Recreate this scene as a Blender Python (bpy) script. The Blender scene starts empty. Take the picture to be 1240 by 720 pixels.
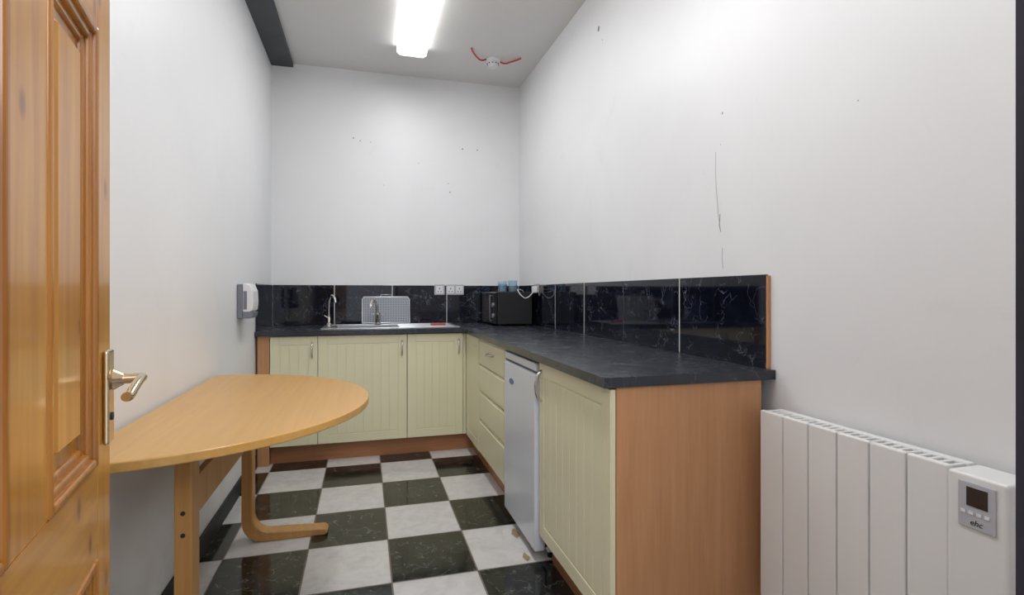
import bpy, bmesh, math
from mathutils import Matrix, Vector
S=bpy.context.scene
C=S.collection
# ---------------------------------------------------------------- node helpers
def newmat(name):
    m=bpy.data.materials.new(name); m.use_nodes=True
    nt=m.node_tree; b=nt.nodes['Principled BSDF']
    return m,nt,b
def L(nt,a,b): nt.links.new(a,b)
def math_(nt,op,a,b=None,clamp=False):
    n=nt.nodes.new('ShaderNodeMath'); n.operation=op; n.use_clamp=clamp
    for i,x in enumerate((a,b)):
        if x is None: continue
        if isinstance(x,(int,float)): n.inputs[i].default_value=x
        else: L(nt,x,n.inputs[i])
    return n.outputs[0]
def mix(nt,f,a,b):
    n=nt.nodes.new('ShaderNodeMix'); n.data_type='RGBA'
    if isinstance(f,(int,float)): n.inputs[0].default_value=f
    else: L(nt,f,n.inputs[0])
    for i,x in ((6,a),(7,b)):
        if isinstance(x,tuple): n.inputs[i].default_value=(*x[:3],1)
        else: L(nt,x,n.inputs[i])
    return n.outputs[2]
def coords(nt,scale=(1,1,1),world=False,loc=(0,0,0)):
    if world:
        g=nt.nodes.new('ShaderNodeNewGeometry'); o=g.outputs['Position']
    else:
        g=nt.nodes.new('ShaderNodeTexCoord'); o=g.outputs['Object']
    mp=nt.nodes.new('ShaderNodeMapping'); mp.inputs['Scale'].default_value=scale; mp.inputs['Location'].default_value=loc
    L(nt,o,mp.inputs[0]); return mp.outputs[0]
def noise(nt,v,scale,detail=4,dist=0,rough=.5):
    n=nt.nodes.new('ShaderNodeTexNoise'); L(nt,v,n.inputs['Vector'])
    n.inputs['Scale'].default_value=scale; n.inputs['Detail'].default_value=detail
    n.inputs['Distortion'].default_value=dist; n.inputs['Roughness'].default_value=rough
    return n.outputs[0]
def ramp(nt,f,p0,p1):
    n=nt.nodes.new('ShaderNodeMapRange'); n.inputs[1].default_value=p0; n.inputs[2].default_value=p1
    L(nt,f,n.inputs[0]); return n.outputs[0]
def bump(nt,b,h,st=.1,dist=.01):
    n=nt.nodes.new('ShaderNodeBump'); n.inputs['Strength'].default_value=st; n.inputs['Distance'].default_value=dist
    L(nt,h,n.inputs['Height']); L(nt,n.outputs[0],b.inputs['Normal'])
def plain(name,col,rough=.5,metal=0,var=.04,scale=6,**k):
    m,nt,b=newmat(name)
    v=coords(nt,world=True)
    f=noise(nt,v,scale,5)
    c1=tuple(max(0,c*(1-var)) for c in col); c2=tuple(min(1,c*(1+var)) for c in col)
    L(nt,mix(nt,ramp(nt,f,.3,.7),c1,c2),b.inputs['Base Color'])
    b.inputs['Roughness'].default_value=rough; b.inputs['Metallic'].default_value=metal
    for a,x in k.items(): b.inputs[a.replace('_',' ')].default_value=x
    return m
def wood(name,c1,c2,axis='z',rough=.35,fine=60,knots=False,coat=0.0):
    m,nt,b=newmat(name)
    sc={'z':(1,1,.06),'y':(1,.06,1),'x':(.06,1,1)}[axis]
    v=coords(nt,sc)
    f1=noise(nt,v,fine,6,.3,.6)
    f2=noise(nt,v,fine*.22,3,1.2)
    f=math_(nt,'ADD',math_(nt,'MULTIPLY',f1,.5),math_(nt,'MULTIPLY',f2,.5))
    col=mix(nt,ramp(nt,f,.36,.64),c1,c2)
    if knots:
        vo=nt.nodes.new('ShaderNodeTexVoronoi'); vo.voronoi_dimensions='2D'; vo.inputs['Scale'].default_value=8
        g=nt.nodes.new('ShaderNodeTexCoord'); sx=nt.nodes.new('ShaderNodeSeparateXYZ'); L(nt,g.outputs['Object'],sx.inputs[0])
        cb=nt.nodes.new('ShaderNodeCombineXYZ'); L(nt,sx.outputs[0],cb.inputs[0]); L(nt,math_(nt,'MULTIPLY',sx.outputs[2],.6),cb.inputs[1])
        L(nt,cb.outputs[0],vo.inputs['Vector'])
        k=ramp(nt,vo.outputs['Distance'],.09,.03)
        ring=ramp(nt,vo.outputs['Distance'],.24,.06)
        col=mix(nt,math_(nt,'MULTIPLY',ring,.35),col,(.45,.15,.02))
        col=mix(nt,math_(nt,'MULTIPLY',k,.8),col,(.20,.06,.012))
    L(nt,col,b.inputs['Base Color']); b.inputs['Roughness'].default_value=rough
    b.inputs['Coat Weight'].default_value=coat; b.inputs['Coat Roughness'].default_value=.12
    bump(nt,b,f1,.05,.002)
    return m
def veins(nt,v,scale,width,dist=.25):
    n=nt.nodes.new('ShaderNodeTexNoise'); n.inputs['Scale'].default_value=scale*.9; n.inputs['Detail'].default_value=5
    L(nt,v,n.inputs['Vector'])
    a=nt.nodes.new('ShaderNodeVectorMath'); a.operation='MULTIPLY_ADD'
    L(nt,n.outputs['Color'],a.inputs[0]); a.inputs[1].default_value=(dist,)*3; L(nt,v,a.inputs[2])
    vo=nt.nodes.new('ShaderNodeTexVoronoi'); vo.feature='DISTANCE_TO_EDGE'; vo.inputs['Scale'].default_value=scale
    L(nt,a.outputs[0],vo.inputs['Vector'])
    ve=ramp(nt,vo.outputs['Distance'],width,0)
    mask=ramp(nt,noise(nt,v,scale*1.2,3),.45,.62)
    return math_(nt,'MULTIPLY',ve,mask)

# ---------------------------------------------------------------- materials
def wallmat(name,col):
    m,nt,b=newmat(name); v=coords(nt,world=True)
    f=noise(nt,v,1.6,5,.4)
    c=mix(nt,ramp(nt,f,.3,.7),tuple(q*.95 for q in col),col)
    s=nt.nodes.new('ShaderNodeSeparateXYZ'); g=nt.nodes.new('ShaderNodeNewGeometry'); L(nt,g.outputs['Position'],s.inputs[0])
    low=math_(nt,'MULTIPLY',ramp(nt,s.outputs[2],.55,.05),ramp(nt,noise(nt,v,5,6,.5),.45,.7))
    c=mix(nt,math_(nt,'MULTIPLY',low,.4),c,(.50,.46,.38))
    sm=ramp(nt,noise(nt,v,2.7,7,1.2,.7),.60,.74)
    c=mix(nt,math_(nt,'MULTIPLY',sm,.14),c,(.55,.53,.50))
    L(nt,c,b.inputs['Base Color'])
    b.inputs['Roughness'].default_value=.42
    bump(nt,b,noise(nt,v,7,5),.14,.012); return m
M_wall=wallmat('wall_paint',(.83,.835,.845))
M_ceil=wallmat('ceiling_paint',(.735,.72,.70))
def floormat():
    m,nt,b=newmat('checker_floor_tiles')
    g=nt.nodes.new('ShaderNodeNewGeometry'); s=nt.nodes.new('ShaderNodeSeparateXYZ'); L(nt,g.outputs['Position'],s.inputs[0])
    x=math_(nt,'DIVIDE',math_(nt,'SUBTRACT',s.outputs[0],.103-3.35),.335)
    y=math_(nt,'DIVIDE',math_(nt,'SUBTRACT',s.outputs[1],2.07-3.70),.370)
    ix=math_(nt,'FLOOR',x); iy=math_(nt,'FLOOR',y)
    par=math_(nt,'MODULO',math_(nt,'ADD',ix,iy),2)
    par=ramp(nt,par,.4,.6)
    v=g.outputs['Position']
    ve=veins(nt,v,16,.035,.12)
    cl=ramp(nt,noise(nt,v,9,6,.8),.45,.75)
    black=mix(nt,cl,(.006,.007,.006),(.028,.030,.025))
    black=mix(nt,math_(nt,'MULTIPLY',ve,.5),black,(.24,.25,.22))
    wc=ramp(nt,noise(nt,v,14,6,1.0),.4,.8)
    white=mix(nt,wc,(.60,.585,.57),(.49,.475,.46))
    white=mix(nt,math_(nt,'MULTIPLY',ve,.25),white,(.34,.32,.30))
    col=mix(nt,par,black,white)
    fx=math_(nt,'FRACT',x); fy=math_(nt,'FRACT',y)
    ex=math_(nt,'MINIMUM',fx,math_(nt,'SUBTRACT',1,fx)); ey=math_(nt,'MINIMUM',fy,math_(nt,'SUBTRACT',1,fy))
    e=ramp(nt,math_(nt,'MINIMUM',ex,ey),.012,.007)
    col=mix(nt,e,col,(.15,.12,.10))
    L(nt,col,b.inputs['Base Color'])
    r=math_(nt,'ADD',math_(nt,'MULTIPLY',e,.5),math_(nt,'ADD',.09,math_(nt,'MULTIPLY',cl,.10)))
    L(nt,r,b.inputs['Roughness'])
    bump(nt,b,math_(nt,'SUBTRACT',1,e),.3,.002)
    return m
M_floor=floormat()
def tilemat():
    m,nt,b=newmat('black_marble_wall_tile')
    v=coords(nt,world=True)
    ve=veins(nt,v,10,.020,.35)
    cl=ramp(nt,noise(nt,v,5,5,1.0),.5,.8)
    c=mix(nt,cl,(.004,.005,.011),(.014,.017,.036))
    c=mix(nt,math_(nt,'MULTIPLY',ve,.6),c,(.28,.30,.38))
    L(nt,c,b.inputs['Base Color']); b.inputs['Roughness'].default_value=.05
    return m
M_tile=tilemat()
def worktopmat():
    m,nt,b=newmat('slate_laminate'); v=coords(nt,world=True)
    f=ramp(nt,noise(nt,v,7,8,1.5,.65),.3,.75)
    f2=ramp(nt,noise(nt,v,3,5,1),.42,.72)
    c=mix(nt,f,(.017,.020,.027),(.034,.040,.052))
    c=mix(nt,math_(nt,'MULTIPLY',f2,.3),c,(.060,.066,.082))
    L(nt,c,b.inputs['Base Color'])
    L(nt,math_(nt,'ADD',.20,math_(nt,'MULTIPLY',f,.12)),b.inputs['Roughness'])
    bump(nt,b,noise(nt,v,40,4),.06,.003); return m
M_work=worktopmat()
M_pine=wood('varnished_pine',(.47,.18,.014),(.68,.32,.045),'z',.3,45,knots=True,coat=.4)
M_pineH=wood('varnished_pine_rail',(.49,.19,.016),(.69,.33,.05),'x',.3,45,knots=True,coat=.4)
M_pineD=wood('varnished_pine_moulding',(.27,.085,.006),(.50,.20,.02),'z',.3,60,coat=.4)
M_beech=wood('beech_laminate',(.49,.235,.105),(.58,.30,.145),'z',.4,70)
M_beechH=wood('beech_laminate_plinth',(.33,.135,.055),(.42,.19,.085),'x',.4,70)
M_table=wood('table_beech_veneer',(.56,.305,.078),(.65,.365,.11),'y',.28,60)
M_leg=wood('table_leg_beech',(.43,.21,.055),(.55,.29,.095),'z',.4,60)
M_cream=plain('cream_vinyl_door',(.77,.725,.50),.38,var=.015)
M_carc=plain('carcass_white_board',(.66,.63,.55),.5)
M_chrome=plain('brushed_nickel',(.62,.60,.56),.22,1)
M_brass=plain('satin_brass_nickel',(.66,.54,.36),.22,1)
M_steel=plain('stainless_steel',(.60,.62,.64),.28,1)
M_white=plain('white_powder_coat',(.80,.80,.79),.35,var=.01)
M_fridge=plain('fridge_white',(.66,.69,.74),.25,var=.02)
M_whitep=plain('white_plastic',(.78,.78,.79),.35,var=.01)
M_grey=plain('grey_plastic',(.20,.21,.25),.4)
M_lgrey=plain('light_grey_plastic',(.48,.49,.53),.4)
M_dark=plain('dark_cavity',(.02,.02,.022),.7)
M_black=plain('black_gloss_plastic',(.012,.012,.014),.15)
M_blackm=plain('black_matt_plastic',(.014,.014,.016),.35)
M_skirt=plain('black_skirting',(.010,.010,.013),.55)
M_beam=plain('painted_steel_beam',(.045,.052,.058),.5,var=.15)
M_jamb=plain('dark_painted_frame',(.02,.022,.035),.5,var=.3)
M_grout=plain('tile_grout',(.66,.64,.62),.8)
M_groutd=plain('tile_grout_dirty',(.08,.08,.09),.8)
M_red=plain('red_cable',(.55,.03,.02),.4)
M_blue=plain('blue_badge',(.03,.09,.35),.3)
M_screen=plain('lcd_screen',(.05,.035,.03),.15)
M_marks=plain('mark_grey',(.30,.29,.30),.8)
M_stain=plain('stain_yellow',(.30,.23,.12),.3,var=.4,scale=60)
def glassm():
    m,nt,b=newmat('blue_tinted_glass'); b.inputs['Base Color'].default_value=(.70,.84,.95,1)
    b.inputs['Transmission Weight'].default_value=.9; b.inputs['Roughness'].default_value=.05; b.inputs['IOR'].default_value=1.3
    return m
M_glass=glassm()
def emis(name,col,st):
    m,nt,b=newmat(name); b.inputs['Base Color'].default_value=(.9,.9,.9,1)
    b.inputs['Emission Color'].default_value=(*col,1); b.inputs['Emission Strength'].default_value=st; return m
M_tube=emis('lamp_diffuser',(1,1,.99),3.6)
def perfm():
    m,nt,b=newmat('perforated_steel'); v=coords(nt)
    s=nt.nodes.new('ShaderNodeSeparateXYZ'); L(nt,v,s.inputs[0])
    def w(o): return math_(nt,'ABSOLUTE',math_(nt,'SUBTRACT',math_(nt,'FRACT',math_(nt,'MULTIPLY',o,80)),.5))
    d=math_(nt,'MAXIMUM',w(s.outputs[0]),w(s.outputs[2]))
    f=ramp(nt,d,.26,.34)
    L(nt,mix(nt,f,(.05,.055,.065),(.36,.38,.42)),b.inputs['Base Color']); b.inputs['Roughness'].default_value=.45; b.inputs['Metallic'].default_value=.2
    return m
M_perf=perfm()

# ---------------------------------------------------------------- mesh helpers
def empty(name,loc=(0,0,0)):
    e=bpy.data.objects.new(name,None); e.location=loc; e.empty_display_size=.1; C.objects.link(e); return e
def par(o,p):
    if p is not None:
        o.parent=p; o.matrix_parent_inverse=Matrix.Translation(-Vector(p.location))
def finish(name,bm,mats,parent=None,M=None,bevel=0,seg=2,smooth=False,center=True):
    bmesh.ops.recalc_face_normals(bm,faces=bm.faces)
    me=bpy.data.meshes.new(name)
    if M is None: M=Matrix.Identity(4)
    if center:
        co=[v.co for v in bm.verts]
        c=Vector([(min(p[i] for p in co)+max(p[i] for p in co))/2 for i in range(3)])
        bmesh.ops.translate(bm,verts=bm.verts,vec=-c); M=M@Matrix.Translation(c)
    bm.to_mesh(me); bm.free()
    for m in (mats if isinstance(mats,(list,tuple)) else [mats]): me.materials.append(m)
    o=bpy.data.objects.new(name,me); o.matrix_world=M; C.objects.link(o)
    if smooth:
        for p in me.polygons: p.use_smooth=True
    if bevel:
        b=o.modifiers.new('bevel','BEVEL'); b.width=bevel; b.segments=seg; b.limit_method='ANGLE'; b.angle_limit=.7
    par(o,parent); return o
def addbox(bm,x0,x1,y0,y1,z0,z1,mi=0):
    vs=[bm.verts.new((x,y,z)) for z in (z0,z1) for y in (y0,y1) for x in (x0,x1)]
    for f in ((0,1,3,2),(4,6,7,5),(0,4,5,1),(2,3,7,6),(0,2,6,4),(1,5,7,3)):
        fc=bm.faces.new([vs[i] for i in f]); fc.material_index=mi
def boxes(name,lst,mats,parent=None,M=None,bevel=0,seg=2):
    bm=bmesh.new()
    for b in lst: addbox(bm,*b)
    return finish(name,bm,mats,parent,M,bevel,seg)
def box(name,x0,x1,y0,y1,z0,z1,mat,parent=None,M=None,bevel=0,seg=2):
    return boxes(name,[(x0,x1,y0,y1,z0,z1)],mat,parent,M,bevel,seg)
def prism(name,pts,axis,a0,a1,mat,parent=None,M=None,bevel=0,seg=2,smooth=False):
    bm=bmesh.new()
    def P(p,a):
        return {'y':(p[0],a,p[1]),'x':(a,p[0],p[1]),'z':(p[0],p[1],a)}[axis]
    A=[bm.verts.new(P(p,a0)) for p in pts]; B=[bm.verts.new(P(p,a1)) for p in pts]
    bm.faces.new(A); bm.faces.new(B[::-1]); n=len(pts)
    for i in range(n): bm.faces.new([A[i],A[(i+1)%n],B[(i+1)%n],B[i]])
    return finish(name,bm,mat,parent,M,bevel,seg)
def tube(name,pts,r,mat,parent=None,M=None,cyc=False,smooth=True,res=6):
    cu=bpy.data.curves.new(name,'CURVE'); cu.dimensions='3D'; cu.bevel_depth=r; cu.bevel_resolution=res; cu.use_fill_caps=True
    sp=cu.splines.new('NURBS' if smooth and len(pts)>2 else 'POLY'); sp.points.add(len(pts)-1)
    for i,p in enumerate(pts): sp.points[i].co=(*p,1)
    if sp.type=='NURBS': sp.order_u=3; sp.use_endpoint_u=True; sp.resolution_u=8
    sp.use_cyclic_u=cyc
    t=bpy.data.objects.new('tmp',cu); C.objects.link(t)
    bpy.context.view_layer.update()
    me=bpy.data.meshes.new_from_object(t.evaluated_get(bpy.context.evaluated_depsgraph_get()))
    bpy.data.objects.remove(t)
    for p in me.polygons: p.use_smooth=True
    me.materials.clear(); me.materials.append(mat)
    co=[v.co for v in me.vertices]
    c=Vector([(min(p[i] for p in co)+max(p[i] for p in co))/2 for i in range(3)])
    me.transform(Matrix.Translation(-c))
    o=bpy.data.objects.new(name,me); o.matrix_world=(M or Matrix.Identity(4))@Matrix.Translation(c); C.objects.link(o); par(o,parent); return o
def lathe(name,prof,loc,mat,parent=None,axis='z',n=32,M=None):
    bm=bmesh.new(); rings=[]
    for r,z in prof:
        rings.append([bm.verts.new((r*math.cos(2*math.pi*i/n),r*math.sin(2*math.pi*i/n),z)) for i in range(n)])
    for a,b in zip(rings,rings[1:]):
        for i in range(n): bm.faces.new([a[i],a[(i+1)%n],b[(i+1)%n],b[i]])
    bm.faces.new(rings[0]); bm.faces.new(rings[-1])
    R={'z':Matrix.Identity(4),'x':Matrix.Rotation(math.pi/2,4,'Y'),'-x':Matrix.Rotation(-math.pi/2,4,'Y'),'y':Matrix.Rotation(-math.pi/2,4,'X'),'-y':Matrix.Rotation(math.pi/2,4,'X')}[axis]
    MM=(M or Matrix.Identity(4))@Matrix.Translation(loc)@R
    o=finish(name,bm,mat,parent,MM,center=False,smooth=True)
    e=o.modifiers.new('es','EDGE_SPLIT'); e.split_angle=.7
    return o

# ---------------------------------------------------------------- room shell
XL,XR,YB,YF,ZC=-.668,1.262,4.28,.27,2.84
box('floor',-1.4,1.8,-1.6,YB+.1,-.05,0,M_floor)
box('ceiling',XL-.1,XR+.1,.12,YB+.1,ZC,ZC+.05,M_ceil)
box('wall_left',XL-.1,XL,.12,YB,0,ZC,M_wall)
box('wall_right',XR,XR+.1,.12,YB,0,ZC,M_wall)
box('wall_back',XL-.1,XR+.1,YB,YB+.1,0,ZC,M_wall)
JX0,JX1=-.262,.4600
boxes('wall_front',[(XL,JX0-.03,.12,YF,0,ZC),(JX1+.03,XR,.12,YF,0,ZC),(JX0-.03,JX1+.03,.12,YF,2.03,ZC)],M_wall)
boxes('trim_1',[(JX0-.03,JX0,.11,YF,0,2.03),(JX1,JX1+.03,.11,YF+.003,0,2.03),(JX0,JX1,.11,YF,2.0,2.03)],M_jamb)
box('trim_2',XL+.001,-.515,YF+.01,YB-.001,ZC-.03,ZC-.001,M_beam)
box('baseboard_left',XL+.001,XL+.013,YF+.03,3.66,0,.085,M_skirt,bevel=.002)

# ---------------------------------------------------------------- pine door
P=Vector((-.38,.958,0)); ang=math.radians(11)
a=Vector((math.sin(ang),-math.cos(ang),0)); n_=Vector((math.cos(ang),math.sin(ang),0))
DM=Matrix(((a.x,n_.x,0,P.x),(a.y,n_.y,0,P.y),(0,0,1,0),(0,0,0,1)))
door=empty('door_1',P)
W=.68; T=-.04
cols=[(.078,.288),(.392,.602)]; rows=[(.23,.735),(.865,1.485),(1.575,1.87)]
boxes('stiles',[(0,.078,T,0,.01,1.985),(.602,W,T,0,.01,1.985)],M_pine,door,DM,bevel=.003)
boxes('muntin',[(.288,.392,T,0,r[0],r[1]) for r in rows],M_pine,door,DM,bevel=.002)
boxes('rails',[(.078,.602,T,0,.01,.23),(.078,.602,T,0,.735,.865),(.078,.602,T,0,1.485,1.575),(.078,.602,T,0,1.87,1.985)],M_pineH,door,DM)
pan=[];fld=[];mo=[]
for c in cols:
    for r in rows:
        pan.append((c[0],c[1],-.027,-.015,r[0],r[1]))
        k=.050; fld.append((c[0]+k,c[1]-k,-.034,-.006,r[0]+k,r[1]-k))
        x0,x1=c; z0,z1=r
        for w,y in ((.014,.003),(.024,-.003),(.034,-.010)):
            mo+= [(x0,x0+w,-.039,y,z0,z1),(x1-w,x1,-.039,y,z0,z1),(x0+w,x1-w,-.039,y,z0,z0+w),(x0+w,x1-w,-.039,y,z1-w,z1)]
boxes('panels',pan,M_pineD,door,DM)
boxes('panel_fields',fld,M_pine,door,DM,bevel=.010,seg=1)
boxes('mouldings',mo,M_pineD,door,DM,bevel=.005,seg=3)
box('handle_plate',.014,.052,.0005,.008,.885,1.025,M_brass,door,DM,bevel=.0065,seg=3)
lathe('handle_rose',[(.014,0),(.016,.004),(.011,.012),(.009,.016)],(.033,.007,.98),M_brass,door,'y',M=DM)
tube('handle_neck',[(.033,.007,.98),(.033,.046,.98)],.0075,M_brass,door,DM)
tube('handle_lever',[(.027,.045,.98),(.04,.048,.982),(.07,.049,.983),(.105,.047,.976),(.128,.045,.966),(.136,.043,.969)],.0065,M_brass,door,DM)
lathe('keyhole',[(.006,0),(.006,.002)],(.033,.008,.925),M_dark,door,'y',M=DM)

# ---------------------------------------------------------------- splashback tiles
zt0,zt1=.866,1.17
tb=empty('wall_tiles_back',(.3,YB,1))
ed=[XL+.010,-.22,.214,.646,1.08,XR-.010]
for i in range(5): box('tile_%d'%i,ed[i]+.002,ed[i+1]-.002,YB-.010,YB-.001,zt0,zt1,M_tile,tb,bevel=.0015)
boxes('grout_lines',[(e-.0028,e+.0028,YB-.0096,YB-.001,zt0,zt1) for e in (.214,.646,-.22)],M_grout,tb)
tr=empty('wall_tiles_right',(XR,2.8,1))
ed=[1.42,1.91,2.40,2.89,3.38,3.84,YB-.012]
for i in range(6): box('tile_%d'%i,XR-.010,XR-.001,ed[i]+.0025,ed[i+1]-.0025,zt0,zt1,M_tile,tr,bevel=.0012)
boxes('grout_lines',[(XR-.0099,XR-.001,e-.0030,e+.0030,zt0,zt1) for e in (1.91,2.89,3.38)],M_grout,tr)
boxes('grout_lines_dark',[(XR-.0085,XR-.001,e-.0025,e+.0025,zt0,zt1) for e in (2.40,3.84)],M_groutd,tr)
box('end_batten',XR-.012,XR-.001,1.412,1.4195,zt0,zt1-.004,M_beech,tr)
tl=empty('wall_tiles_left',(XL,4,1))
for i,(p,q) in enumerate(((3.68,3.83),(3.834,YB-.012))): box('tile_%d'%i,XL+.001,XL+.0095,p,q,zt0,zt1,M_tile,tl,bevel=.0015)

# ---------------------------------------------------------------- worktop
SX0,SX1,SY0,SY1=-.20,.20,3.80,4.13
wt=boxes('worktop',[(XL+.003,SX0,3.64,YB-.002,.835,.865),(SX0,SX1,3.64,SY0,.835,.865),(SX0,SX1,SY1,YB-.002,.835,.865),(SX1,XR-.002,3.64,YB-.002,.835,.865),
 (.665,XR-.002,1.390,3.64,.835,.865)],M_work)
# ---------------------------------------------------------------- cabinets
def vdoor(name,parent,w,z0,z1,M,nb=None):
    fr=.055
    L_=[(0,w,0.004,.018,z0,z1),(0,fr,0,.004,z0,z1),(w-fr,w,0,.004,z0,z1),(fr,w-fr,0,.004,z0,z0+fr),(fr,w-fr,0,.004,z1-fr,z1)]
    boxes(name,L_,M_cream,parent,M,bevel=.0018)
    iw=w-2*fr-.012
    nb=nb or max(2,round(iw/.055)); bw=iw/nb
    boxes(name+'_boards',[(fr+.006+i*bw+.0018,fr+.006+(i+1)*bw-.0018,.0012,.0045,z0+fr+.006,z1-fr-.006) for i in range(nb)],M_cream,parent,M,bevel=.0016)
def handle(name,parent,M,x,z,l=.10,vert=True):
    if vert:
        pts=[(x,.002,z-l/2),(x,-.012,z-l/2+.004),(x,-.024,z-l/4),(x,-.026,z),(x,-.024,z+l/4),(x,-.012,z+l/2-.004),(x,.002,z+l/2)]
    else:
        pts=[(x-l/2,.002,z),(x-l/2+.004,-.012,z),(x-l/4,-.024,z),(x,-.026,z),(x+l/4,-.024,z),(x+l/2-.004,-.012,z),(x+l/2,.002,z)]
    tube(name,pts,.0062,M_chrome,parent,M)
def carcass(parent,x0,x1,y0,y1,z0,z1):
    t=.016
    boxes('carcass',[(x0,x1,y0,y1,z0,z0+t),(x0,x0+t,y0,y1,z0+t,z1),(x1-t,x1,y0,y1,z0+t,z1),(x0+t,x1-t,y1-t,y1,z0+t,z1)],M_carc,parent)
ZD0,ZD1=.120,.828
FY=3.668
def MB(x): return Matrix.Translation((x,FY,0))
k1=empty('kitchen_base_cabinet',(-.435,3.95,0)); carcass(k1,-.584,-.291,3.688,4.25,.12,.833)
vdoor('door',k1,.287,ZD0,ZD1,MB(-.581)); handle('handle',k1,MB(-.581),.255,.735)
k2=empty('kitchen_base_cabinet.001',(0,3.95,0)); carcass(k2,-.290,.284,3.688,4.25,.12,.60)
boxes('carcass_sides',[(-.290,-.274,3.688,4.25,.60,.833),(.268,.284,3.688,4.25,.60,.833)],M_carc,k2)
vdoor('door',k2,.570,ZD0,ZD1,MB(-.290)); handle('handle',k2,MB(-.290),.538,.735)
k3=empty('kitchen_base_cabinet.002',(.48,3.95,0)); carcass(k3,.286,.672,3.688,4.25,.12,.833)
vdoor('door',k3,.383,ZD0,ZD1,MB(.286)); handle('handle',k3,MB(.286),.352,.735)
box('corner_post',.672,.692,3.670,3.690,.12,.828,M_cream,k3)
box('cabinet_filler_panel',-.655,-.586,3.672,4.25,0.0,.833,M_beech)
FX=.690
def MR(y): return Matrix.Translation((FX,y,0))@Matrix.Rotation(-math.pi/2,4,'Z')
k4=empty('kitchen_base_cabinet.003',(.95,3.45,0)); carcass(k4,.712,1.24,3.236,3.66,.12,.833)
vdoor('door',k4,.41,ZD0,ZD1,MR(3.648))
k5=empty('kitchen_drawer_unit',(.95,2.9,0)); carcass(k5,.712,1.24,2.595,3.232,.12,.833)
zs=[(.120,.325),(.329,.500),(.504,.665),(.669,.828)]
for i,(p,q) in enumerate(zs):
    boxes('drawer_front_%d'%i,[(0,.632,0.004,.018,p,q),(.012,.620,0,.004,p+.012,q-.012)],M_cream,k5,MR(3.232),bevel=.003)
for i,(p,q) in enumerate(zs[3:]): handle('drawer_handle_%d'%i,k5,MR(3.232),.33,(p+q)/2+.01,.11,False)
k6=empty('kitchen_base_cabinet.004',(.95,1.75,0)); carcass(k6,.712,1.20,1.42,2.05,.12,.833)
vdoor('door',k6,.645,ZD0,ZD1,MR(2.048),nb=8); handle('handle',k6,MR(2.048),.03,.735,.12)
box('end_panel',.7092,1.215,1.4005,1.4185,0,.834,M_beech,k6)
# plinths
boxes('kitchen_plinth',[(-.584,.763,3.722,3.738,0,.117)],M_beechH)
PM=Matrix.Rotation(math.pi/2,4,'Z')
boxes('kitchen_plinth.001',[(2.572,3.720,-.763,-.747,0,.117)],M_beechH,None,PM)
boxes('kitchen_plinth.002',[(1.42,2.05,-.763,-.747,0,.117)],M_beechH,None,PM)

# ---------------------------------------------------------------- fridge
fr=empty('undercounter_fridge',(.95,2.31,0))
box('body',.735,1.20,2.068,2.560,.03,.815,M_fridge,fr,bevel=.006)
box('door',.676,.724,2.068,2.560,.040,.775,M_fridge,fr,bevel=.010,seg=3)
box('top_fascia',.680,.735,2.066,2.562,.785,.820,M_fridge,fr,bevel=.005)
box('gasket',.724,.735,2.08,2.55,.05,.785,M_dark,fr)
for i,(x,y) in enumerate(((.76,2.1),(.76,2.53),(1.17,2.1),(1.17,2.53))): lathe('foot_%d'%i,[(.016,0),(.016,.01),(.008,.012),(.008,.031)],(x,y,0),M_blackm,fr)
lathe('badge',[(.024,0),(.024,.002)],(0,0,0),M_blue,fr,'-x',M=Matrix.Translation((.676,2.42,.69))@Matrix.Diagonal((1,1.5,.55,1)))

# ---------------------------------------------------------------- sink
sk=empty('kitchen_sink',(.2,3.95,.86))
bm=bmesh.new()
t=.003; z=.8655; zz=.869
addbox(bm,-.28,SX0+.012,3.74,4.19,z,zz); addbox(bm,SX1-.012,.66,3.74,4.19,z,zz)
addbox(bm,SX0+.012,SX1-.012,3.74,SY0+.012,z,zz); addbox(bm,SX0+.012,SX1-.012,SY1-.012,4.19,z,zz)
finish('rim',bm,M_steel,sk,bevel=.0012)
boxes('rim_edge',[(-.28,.66,3.74,3.745,zz,zz+.003),(-.28,.66,4.185,4.19,zz,zz+.003),(-.28,-.275,3.745,4.185,zz,zz+.003),(.655,.66,3.745,4.185,zz,zz+.003)],M_steel,sk,bevel=.001)
boxes('drainer_ribs',[(.24,.63,y,y+.012,zz,zz+.003) for y in [3.79+.04*i for i in range(9)]],M_steel,sk,bevel=.0012)
b0,b1,c0,c1=SX0+.012,SX1-.012,SY0+.012,SY1-.012
boxes('bowl',[(b0-t,b0,c0,c1,.70,z),(b1,b1+t,c0,c1,.70,z),(b0-t,b1+t,c0-t,c0,.70,z),(b0-t,b1+t,c1,c1+t,.70,z),(b0-t,b1+t,c0-t,c1+t,.697,.70)],M_steel,sk)
lathe('waste',[(.03,0),(.03,.002),(.01,.003)],(0,3.96,.70),M_chrome,sk)
f1=empty('water_filter_faucet',(-.25,4.11,.869))
lathe('base',[(.022,.0),(.022,.01),(.013,.02),(.012,.06),(.008,.065)],(-.25,4.11,.8695),M_chrome,f1)
tube('spout',[(-.25,4.11,.92),(-.25,4.11,1.02),(-.245,4.105,1.075),(-.225,4.07,1.095),(-.205,4.03,1.075),(-.20,4.02,1.04)],.0085,M_chrome,f1)
tube('lever',[(-.25,4.11,.925),(-.285,4.10,.945)],.005,M_chrome,f1)
f2=empty('sink_mixer_tap',(.10,4.14,.869))
lathe('base',[(.026,0),(.026,.008),(.020,.014),(.020,.06),(.023,.065),(.023,.085),(.012,.092)],(.10,4.14,.8695),M_chrome,f2)
tube('spout',[(.10,4.14,.93),(.095,4.13,1.0),(.085,4.11,1.045),(.06,4.05,1.055),(.045,3.99,1.03),(.045,3.98,1.005)],.010,M_chrome,f2)
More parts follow.
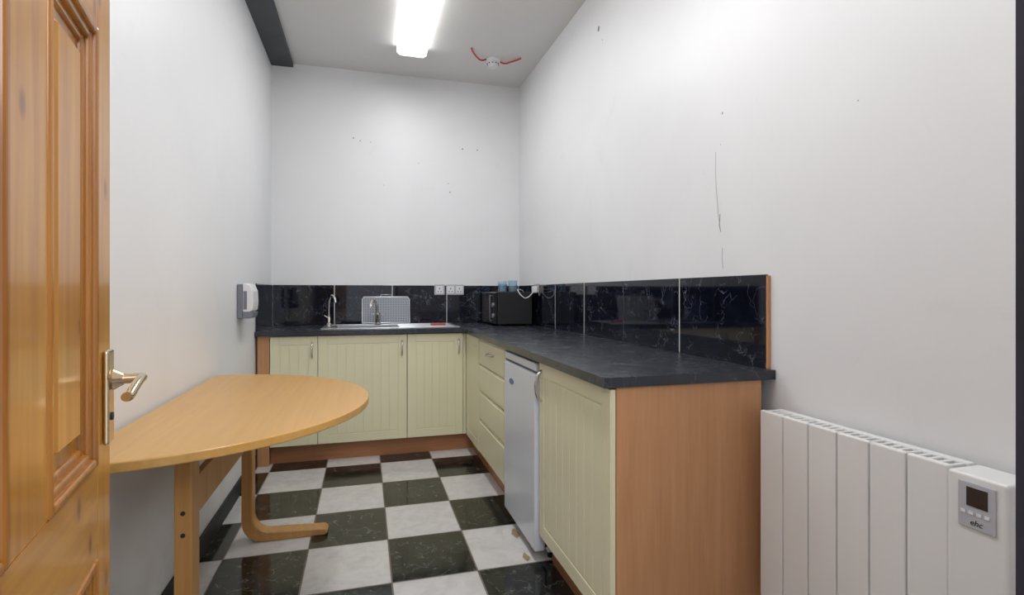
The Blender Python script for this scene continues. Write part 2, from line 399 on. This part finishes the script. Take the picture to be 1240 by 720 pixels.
tube('lever_left',[(.10,4.14,.94),(.055,4.125,.955)],.006,M_chrome,f2)
tube('lever_right',[(.10,4.14,.94),(.145,4.125,.955)],.006,M_chrome,f2)
TM=Matrix.Translation((.165,4.212,.8725))@Matrix.Rotation(math.radians(-11),4,'X')
dt=empty('draining_tray',(.165,4.215,.88))
box('perforated_sheet',-.175,.175,-.002,.002,.006,.205,M_perf,dt,TM)
tube('rim',[(-.18,0,.005),(.18,0,.005),(.18,0,.19),(.165,0,.21),(-.165,0,.21),(-.18,0,.19)],.005,M_steel,dt,TM,cyc=True,smooth=False)
tube('handle',[(-.04,0,.21),(-.04,-.02,.225),(.04,-.02,.225),(.04,0,.21)],.003,M_steel,dt,TM,smooth=False)
kn=empty('red_handled_knife',(.52,3.90,.873))
tube('handle',[(.47,3.90,.8795),(.53,3.895,.8800),(.58,3.90,.8790)],.0075,M_red,kn)
box('blade',.38,.472,3.892,3.908,.874,.8755,M_steel,kn)

# ---------------------------------------------------------------- sockets
def socket(name,x0,x1,y,z0,z1,ng):
    e=empty(name,((x0+x1)/2,y,(z0+z1)/2))
    box('plate',x0,x1,y-.006,y-.0003,z0,z1,M_lgrey,e,bevel=.002)
    w=(x1-x0)/ng
    for i in range(ng):
        cx=x0+w*(i+.5)
        box('insert_%d'%i,cx-.028,cx+.028,y-.0072,y-.006,z0+.012,z1-.012,M_whitep,e)
        boxes('pins_%d'%i,[(cx-.004,cx+.004,y-.0080,y-.0072,z0+.045,z0+.055),(cx-.016,cx-.008,y-.0080,y-.0072,z0+.022,z0+.030),(cx+.008,cx+.016,y-.0080,y-.0072,z0+.022,z0+.030)],M_dark,e)
        box('switch_%d'%i,cx+.014,cx+.024,y-.010,y-.0072,z1-.030,z1-.016,M_whitep,e)
socket('wall_socket',.545,.628,YB-.010,1.095,1.178,1)
socket('wall_socket.001',.640,.785,YB-.010,1.095,1.178,2)
sr=empty('wall_socket.002',(XR,3.76,1.12))
box('plate',XR-.016,XR-.0105,3.71,3.83,1.09,1.178,M_chrome,sr,bevel=.002)
box('plug',XR-.050,XR-.0165,3.735,3.785,1.11,1.16,M_whitep,sr,bevel=.006)
tube('power_cord',[(XR-.045,3.76,1.115),(XR-.09,3.765,1.06),(XR-.14,3.76,1.09),(XR-.16,3.79,1.135),(XR-.12,3.9,1.14),(XR-.03,4.0,1.125),(XR-.025,4.1,1.0)],.0035,M_whitep,sr)

# ---------------------------------------------------------------- microwave
mw=empty('microwave_oven',(1.07,4.02,.87))
box('body',.950,1.215,3.775,4.240,.877,1.118,M_blackm,mw,bevel=.004)
box('door',.930,.9495,3.89,4.238,.880,1.115,M_black,mw,bevel=.004)
box('window',.9285,.930,3.93,4.19,.91,1.080,M_screen,mw)
box('control_panel',.930,.9495,3.777,3.887,.880,1.115,M_black,mw,bevel=.004)
tube('door_handle',[(.930,3.897,.90),(.917,3.897,.90),(.917,3.897,1.09),(.930,3.897,1.09)],.004,M_grey,mw,smooth=False)
lathe('dial',[(.018,0),(.016,.012)],(.930,3.832,.94),M_grey,mw,'-x')
lathe('dial_2',[(.018,0),(.016,.012)],(.930,3.832,1.02),M_grey,mw,'-x')
boxes('vents',[(.98+.02*i,.988+.02*i,3.7742,3.7752,.93,.99) for i in range(8)],M_dark,mw)
for i,(x,y) in enumerate(((.98,3.83),(.98,4.2),(1.19,3.83),(1.19,4.2))): lathe('foot_%d'%i,[(.012,0),(.012,.012)],(x,y,.8652),M_blackm,mw)
def cup(name,x,y,r,h):
    lathe(name,[(r*.8,0),(r,h),(r*.93,h),(r*.74,.006)],(x,y,1.1185),M_glass)
cup('drinking_glass',1.01,3.88,.034,.080); cup('drinking_glass.001',1.090,3.87,.036,.085)
lathe('plastic_cup',[(.03,0),(.036,.06),(.033,.06),(.027,.004)],(1.05,4.02,1.1185),M_glass)

# ---------------------------------------------------------------- D shaped table
tb_=empty('semicircular_table',(-.45,2.04,0))
cx,cy,R=-.655,2.03,.672
pts=[(cx+R*math.cos(t_),cy+R*math.sin(t_)) for t_ in [math.radians(-90+180*i/72) for i in range(73)]]
prism('table_top',pts,'z',.708,.733,M_table,tb_,bevel=.004,seg=3)
def leg(nm,y,x):
    o=[(-.022,.695),(-.022,.09)]
    for i in range(9):
        t_=math.radians(180+90*i/8); o.append((.068+.09*math.cos(t_),.09+.09*math.sin(t_)))
    o+=[(.325,0),(.337,.008),(.339,.018),(.325,.030)]
    o+=[(.12,.040)]
    for i in range(9):
        t_=math.radians(270-90*i/8); o.append((.10+.078*math.cos(t_),.118+.078*math.sin(t_)))
    o+=[(.022,.695)]
    prism(nm,o,'y',-.036,.036,M_leg,tb_,Matrix.Translation((x,y,0)),bevel=.005,seg=2)
    box(nm+'_bearer',x-.12,x+.20,y-.03,y+.03,.668,.7075,M_leg,tb_,bevel=.004)
    for k in (.45,.51):
        lathe(nm+'_screw_%d'%int(k*100),[(.006,0),(.006,.002)],(x+.0,y-.036,k),M_dark,tb_,'-y')
leg('leg_1',1.66,-.475); leg('leg_2',2.60,-.50)
box('stretcher',-.502,-.478,1.697,2.563,.45,.565,M_leg,tb_,bevel=.004)

# ---------------------------------------------------------------- electric radiator
rd=empty('electric_radiator',(1.2,1.02,.45))
y1=1.344; w=.09; ZR0,ZR1=.17,.755
fins=[];webs=[];tops=[]
for i in range(6):
    b=y1-i*w
    fins.append((1.160,1.176,b-w+.0018,b-.0018,ZR0,ZR1))
    webs.append((1.176,1.226,b-w/2-.004,b-w/2+.004,ZR0+.02,ZR1-.020))
    for k in range(4):
        yy=b-w*(k+.5)/4
        tops.append((1.177,1.218,yy-.0045,yy+.0045,ZR1-.022,ZR1-.003))
boxes('front_fins',fins,M_white,rd,bevel=.0035,seg=2)
box('back_rail',1.218,1.238,y1-6*w+.001,y1-.002,ZR0+.01,ZR1-.001,M_white,rd,bevel=.003)
box('end_cap',1.176,1.218,y1-.006,y1-.002,ZR0+.01,ZR1-.003,M_white,rd)
boxes('webs',webs,M_white,rd)
boxes('top_grille',tops,M_white,rd,bevel=.002)
box('core',1.196,1.206,y1-6*w+.01,y1-.012,ZR0+.03,ZR1-.05,M_dark,rd)
box('control_box',1.150,1.240,.694,.801,ZR0,ZR1-.003,M_white,rd,bevel=.006,seg=3)
box('display_panel',1.1465,1.1498,.712,.778,.648,.738,M_lgrey,rd,bevel=.002)
box('lcd',1.1455,1.1464,.725,.762,.692,.729,M_screen,rd)
boxes('buttons',[(1.1452,1.1464,.722+.014*i,.730+.014*i,.676,.682) for i in range(4)],M_whitep,rd)
def logo(cz):
    cu=bpy.data.curves.new('logo','FONT'); cu.body='ehc'; cu.size=.016; cu.extrude=.0003; cu.align_x='CENTER'; cu.shear=.2
    o=bpy.data.objects.new('tmp',cu); C.objects.link(o); bpy.context.view_layer.update()
    me=bpy.data.meshes.new_from_object(o.evaluated_get(bpy.context.evaluated_depsgraph_get())); bpy.data.objects.remove(o)
    me.materials.clear(); me.materials.append(M_screen)
    q=bpy.data.objects.new('logo',me)
    q.matrix_world=Matrix(((0,0,-1,1.1462),(-1,0,0,.745),(0,1,0,cz),(0,0,0,1))); C.objects.link(q); par(q,rd)
logo(.656)
boxes('wall_brackets',[(1.238,XR-.0005,1.20,1.24,.3,.62),(1.238,XR-.0005,.80,.84,.3,.62)],M_grey,rd)

# ---------------------------------------------------------------- dispenser on left wall
ds=empty('soap_dispenser',(-.62,3.25,1.07))
Y0,Y1=3.165,3.315
pr=[(XL+.030,1.005),(XL+.066,1.005),(XL+.080,1.015),(XL+.084,1.06),(XL+.081,1.12),(XL+.068,1.153),(XL+.048,1.164),(XL+.030,1.164)]
prism('cover',pr,'y',Y0,Y1,M_whitep,ds,bevel=.006,seg=3)
pr2=[(XL+.030,.970),(XL+.066,.970),(XL+.078,.982),(XL+.081,1.0045),(XL+.030,1.0045)]
prism('lower_body',pr2,'y',Y0+.002,Y1-.002,M_grey,ds,bevel=.003)
box('back_plate',XL+.001,XL+.0295,Y0+.004,Y1-.004,.970,1.158,M_grey,ds,bevel=.004)
box('side_window',XL+.034,XL+.052,Y0-.002,Y0,1.02,1.12,M_grey,ds,bevel=.0008)

# ---------------------------------------------------------------- ceiling things
def fluo(name,x0,x1,y0,y1,en):
    e=empty(name,((x0+x1)/2,(y0+y1)/2,ZC))
    box('body',x0+.03,x1-.03,y0+.01,y1-.01,ZC-.03,ZC-.0005,M_white,e)
    pts=[(x0,ZC-.012),(x0,ZC-.045),(x0+.02,ZC-.062),(x1-.02,ZC-.062),(x1,ZC-.045),(x1,ZC-.012)]
    prism('diffuser',pts,'y',y0+.012,y1-.012,M_tube,e,bevel=.004)
    cap=[(x0-.003,ZC-.008),(x0-.003,ZC-.047),(x0+.02,ZC-.066),(x1-.02,ZC-.066),(x1+.003,ZC-.047),(x1+.003,ZC-.008)]
    prism('end_cap_1',cap,'y',y0,y0+.011,M_white,e); prism('end_cap_2',cap,'y',y1-.011,y1,M_white,e)
    l=bpy.data.lights.new(name+'_light','AREA'); l.shape='RECTANGLE'; l.size=x1-x0-.04; l.size_y=y1-y0-.1; l.energy=en; l.color=(.97,.98,1)
    o=bpy.data.objects.new('lamp_light',l); o.location=((x0+x1)/2,(y0+y1)/2,ZC-.07); C.objects.link(o); par(o,e)
fluo('fluorescent_ceiling_light',.222,.425,2.30,3.78,8.5)
fluo('added_fill_fluorescent',.222,.425,.55,1.9,11)  # added unseen fixture, evens out the light at the near end
sd=empty('smoke_detector',(.92,3.81,ZC))
lathe('base',[(.056,0),(.056,-.012),(.049,-.018),(.044,-.02)],(.92,3.81,ZC-.0005),M_whitep,sd)
lathe('head',[(.040,0),(.042,-.01),(.038,-.022),(.031,-.024),(.031,-.036),(.024,-.041),(.006,-.043)],(.92,3.81,ZC-.0205),M_whitep,sd)
boxes('vents',[(.92-.004+.041*math.cos(k),.92+.004+.041*math.cos(k),3.81-.004+.041*math.sin(k),3.81+.004+.041*math.sin(k),ZC-.038,ZC-.032) for k in [i*.628 for i in range(10)]],M_dark,sd)
tube('cable_left',[(.872,3.80,ZC-.006),(.83,3.79,ZC-.03),(.79,3.76,ZC-.02),(.74,3.70,ZC-.006),(.73,3.66,ZC-.006)],.0055,M_red,sd)
tube('cable_right',[(.968,3.81,ZC-.006),(1.00,3.80,ZC-.030),(1.05,3.78,ZC-.014),(1.09,3.75,ZC-.010),(1.11,3.72,ZC-.006)],.0055,M_red,sd)
# ---------------------------------------------------------------- wall marks
bm=bmesh.new()
def dotR(y,z,r):
    vs=[bm.verts.new((XR-.0006,y+r*math.cos(i*.785),z+1.2*r*math.sin(i*.785))) for i in range(8)]; bm.faces.new(vs)
for y,z,r in ((2.709,2.585,.014),(1.651,1.767,.004),(2.66,2.50,.004),(1.66,1.655,.002),(1.1,1.62,.002)): dotR(y,z,r)
def strip(p,w=.0011):
    for (y0,z0),(y1_,z1) in zip(p,p[1:]):
        bm.faces.new([bm.verts.new((XR-.0006,y0-w,z0)),bm.verts.new((XR-.0006,y0+w,z0)),bm.verts.new((XR-.0006,y1_+w,z1)),bm.verts.new((XR-.0006,y1_-w,z1))])
strip([(1.688,1.635),(1.690,1.57),(1.686,1.50),(1.678,1.44),(1.674,1.40),(1.664,1.35)])
strip([(1.664,1.40),(1.668,1.36),(1.660,1.335)],.002)
strip([(1.650,1.275),(1.653,1.24),(1.648,1.20)])
finish('wall_scuff_marks',bm,M_marks)
bm=bmesh.new()
for x,z,r in ((-.08,2.313,.006),(-.03,2.295,.005),(.05,2.29,.004),(.777,2.29,.007),(.901,2.29,.006),(.674,1.93,.006),(.66,2.0,.004),(.15,1.96,.003),(.42,2.15,.003)):
    vs=[bm.verts.new((x+r*math.cos(i*.785),YB-.0006,z+r*math.sin(i*.785))) for i in range(8)]; bm.faces.new(vs)
finish('wall_scuff_marks.001',bm,M_marks)
bm=bmesh.new()
rr=[.035,.026,.038,.03,.024,.034,.028,.036,.026,.03]
for (sx,sy,s) in ((.672,2.34,.6),(.655,2.12,.45)):
    bm.faces.new([bm.verts.new((sx+s*rr[i]*math.cos(i*.628),sy+s*2.4*rr[i]*math.sin(i*.628),.0012)) for i in range(10)])
finish('floor_stain',bm,M_stain)

# ---------------------------------------------------------------- lights / world
w=bpy.data.worlds.new('World'); S.world=w; w.use_nodes=True
w.node_tree.nodes['Background'].inputs[0].default_value=(.88,.92,1,1); w.node_tree.nodes['Background'].inputs[1].default_value=.85
l=bpy.data.lights.new('hall_fill','AREA'); l.shape='RECTANGLE'; l.size=1.2; l.size_y=1.0; l.energy=28; l.color=(.95,.97,1)
o=bpy.data.objects.new('added_hall_fill',l); o.location=(.1,-1.1,2.3); C.objects.link(o)  # added fill behind the camera, aimed through the doorway; no visible lamp
d=Vector((.35,2.2,.9))-Vector(o.location); o.rotation_euler=d.to_track_quat('-Z','Y').to_euler()
S.view_settings.view_transform='Standard'
S.view_settings.exposure=.38
# ---------------------------------------------------------------- camera
cam=bpy.data.cameras.new('camera'); co=bpy.data.objects.new('camera',cam); C.objects.link(co)
cam.sensor_width=36; cam.lens=639/1240*36; cam.shift_y=-5.5/1240; cam.clip_start=.02
co.location=(0,0,1.11); co.rotation_euler=(math.pi/2,0,math.radians(-15.65))
S.camera=co
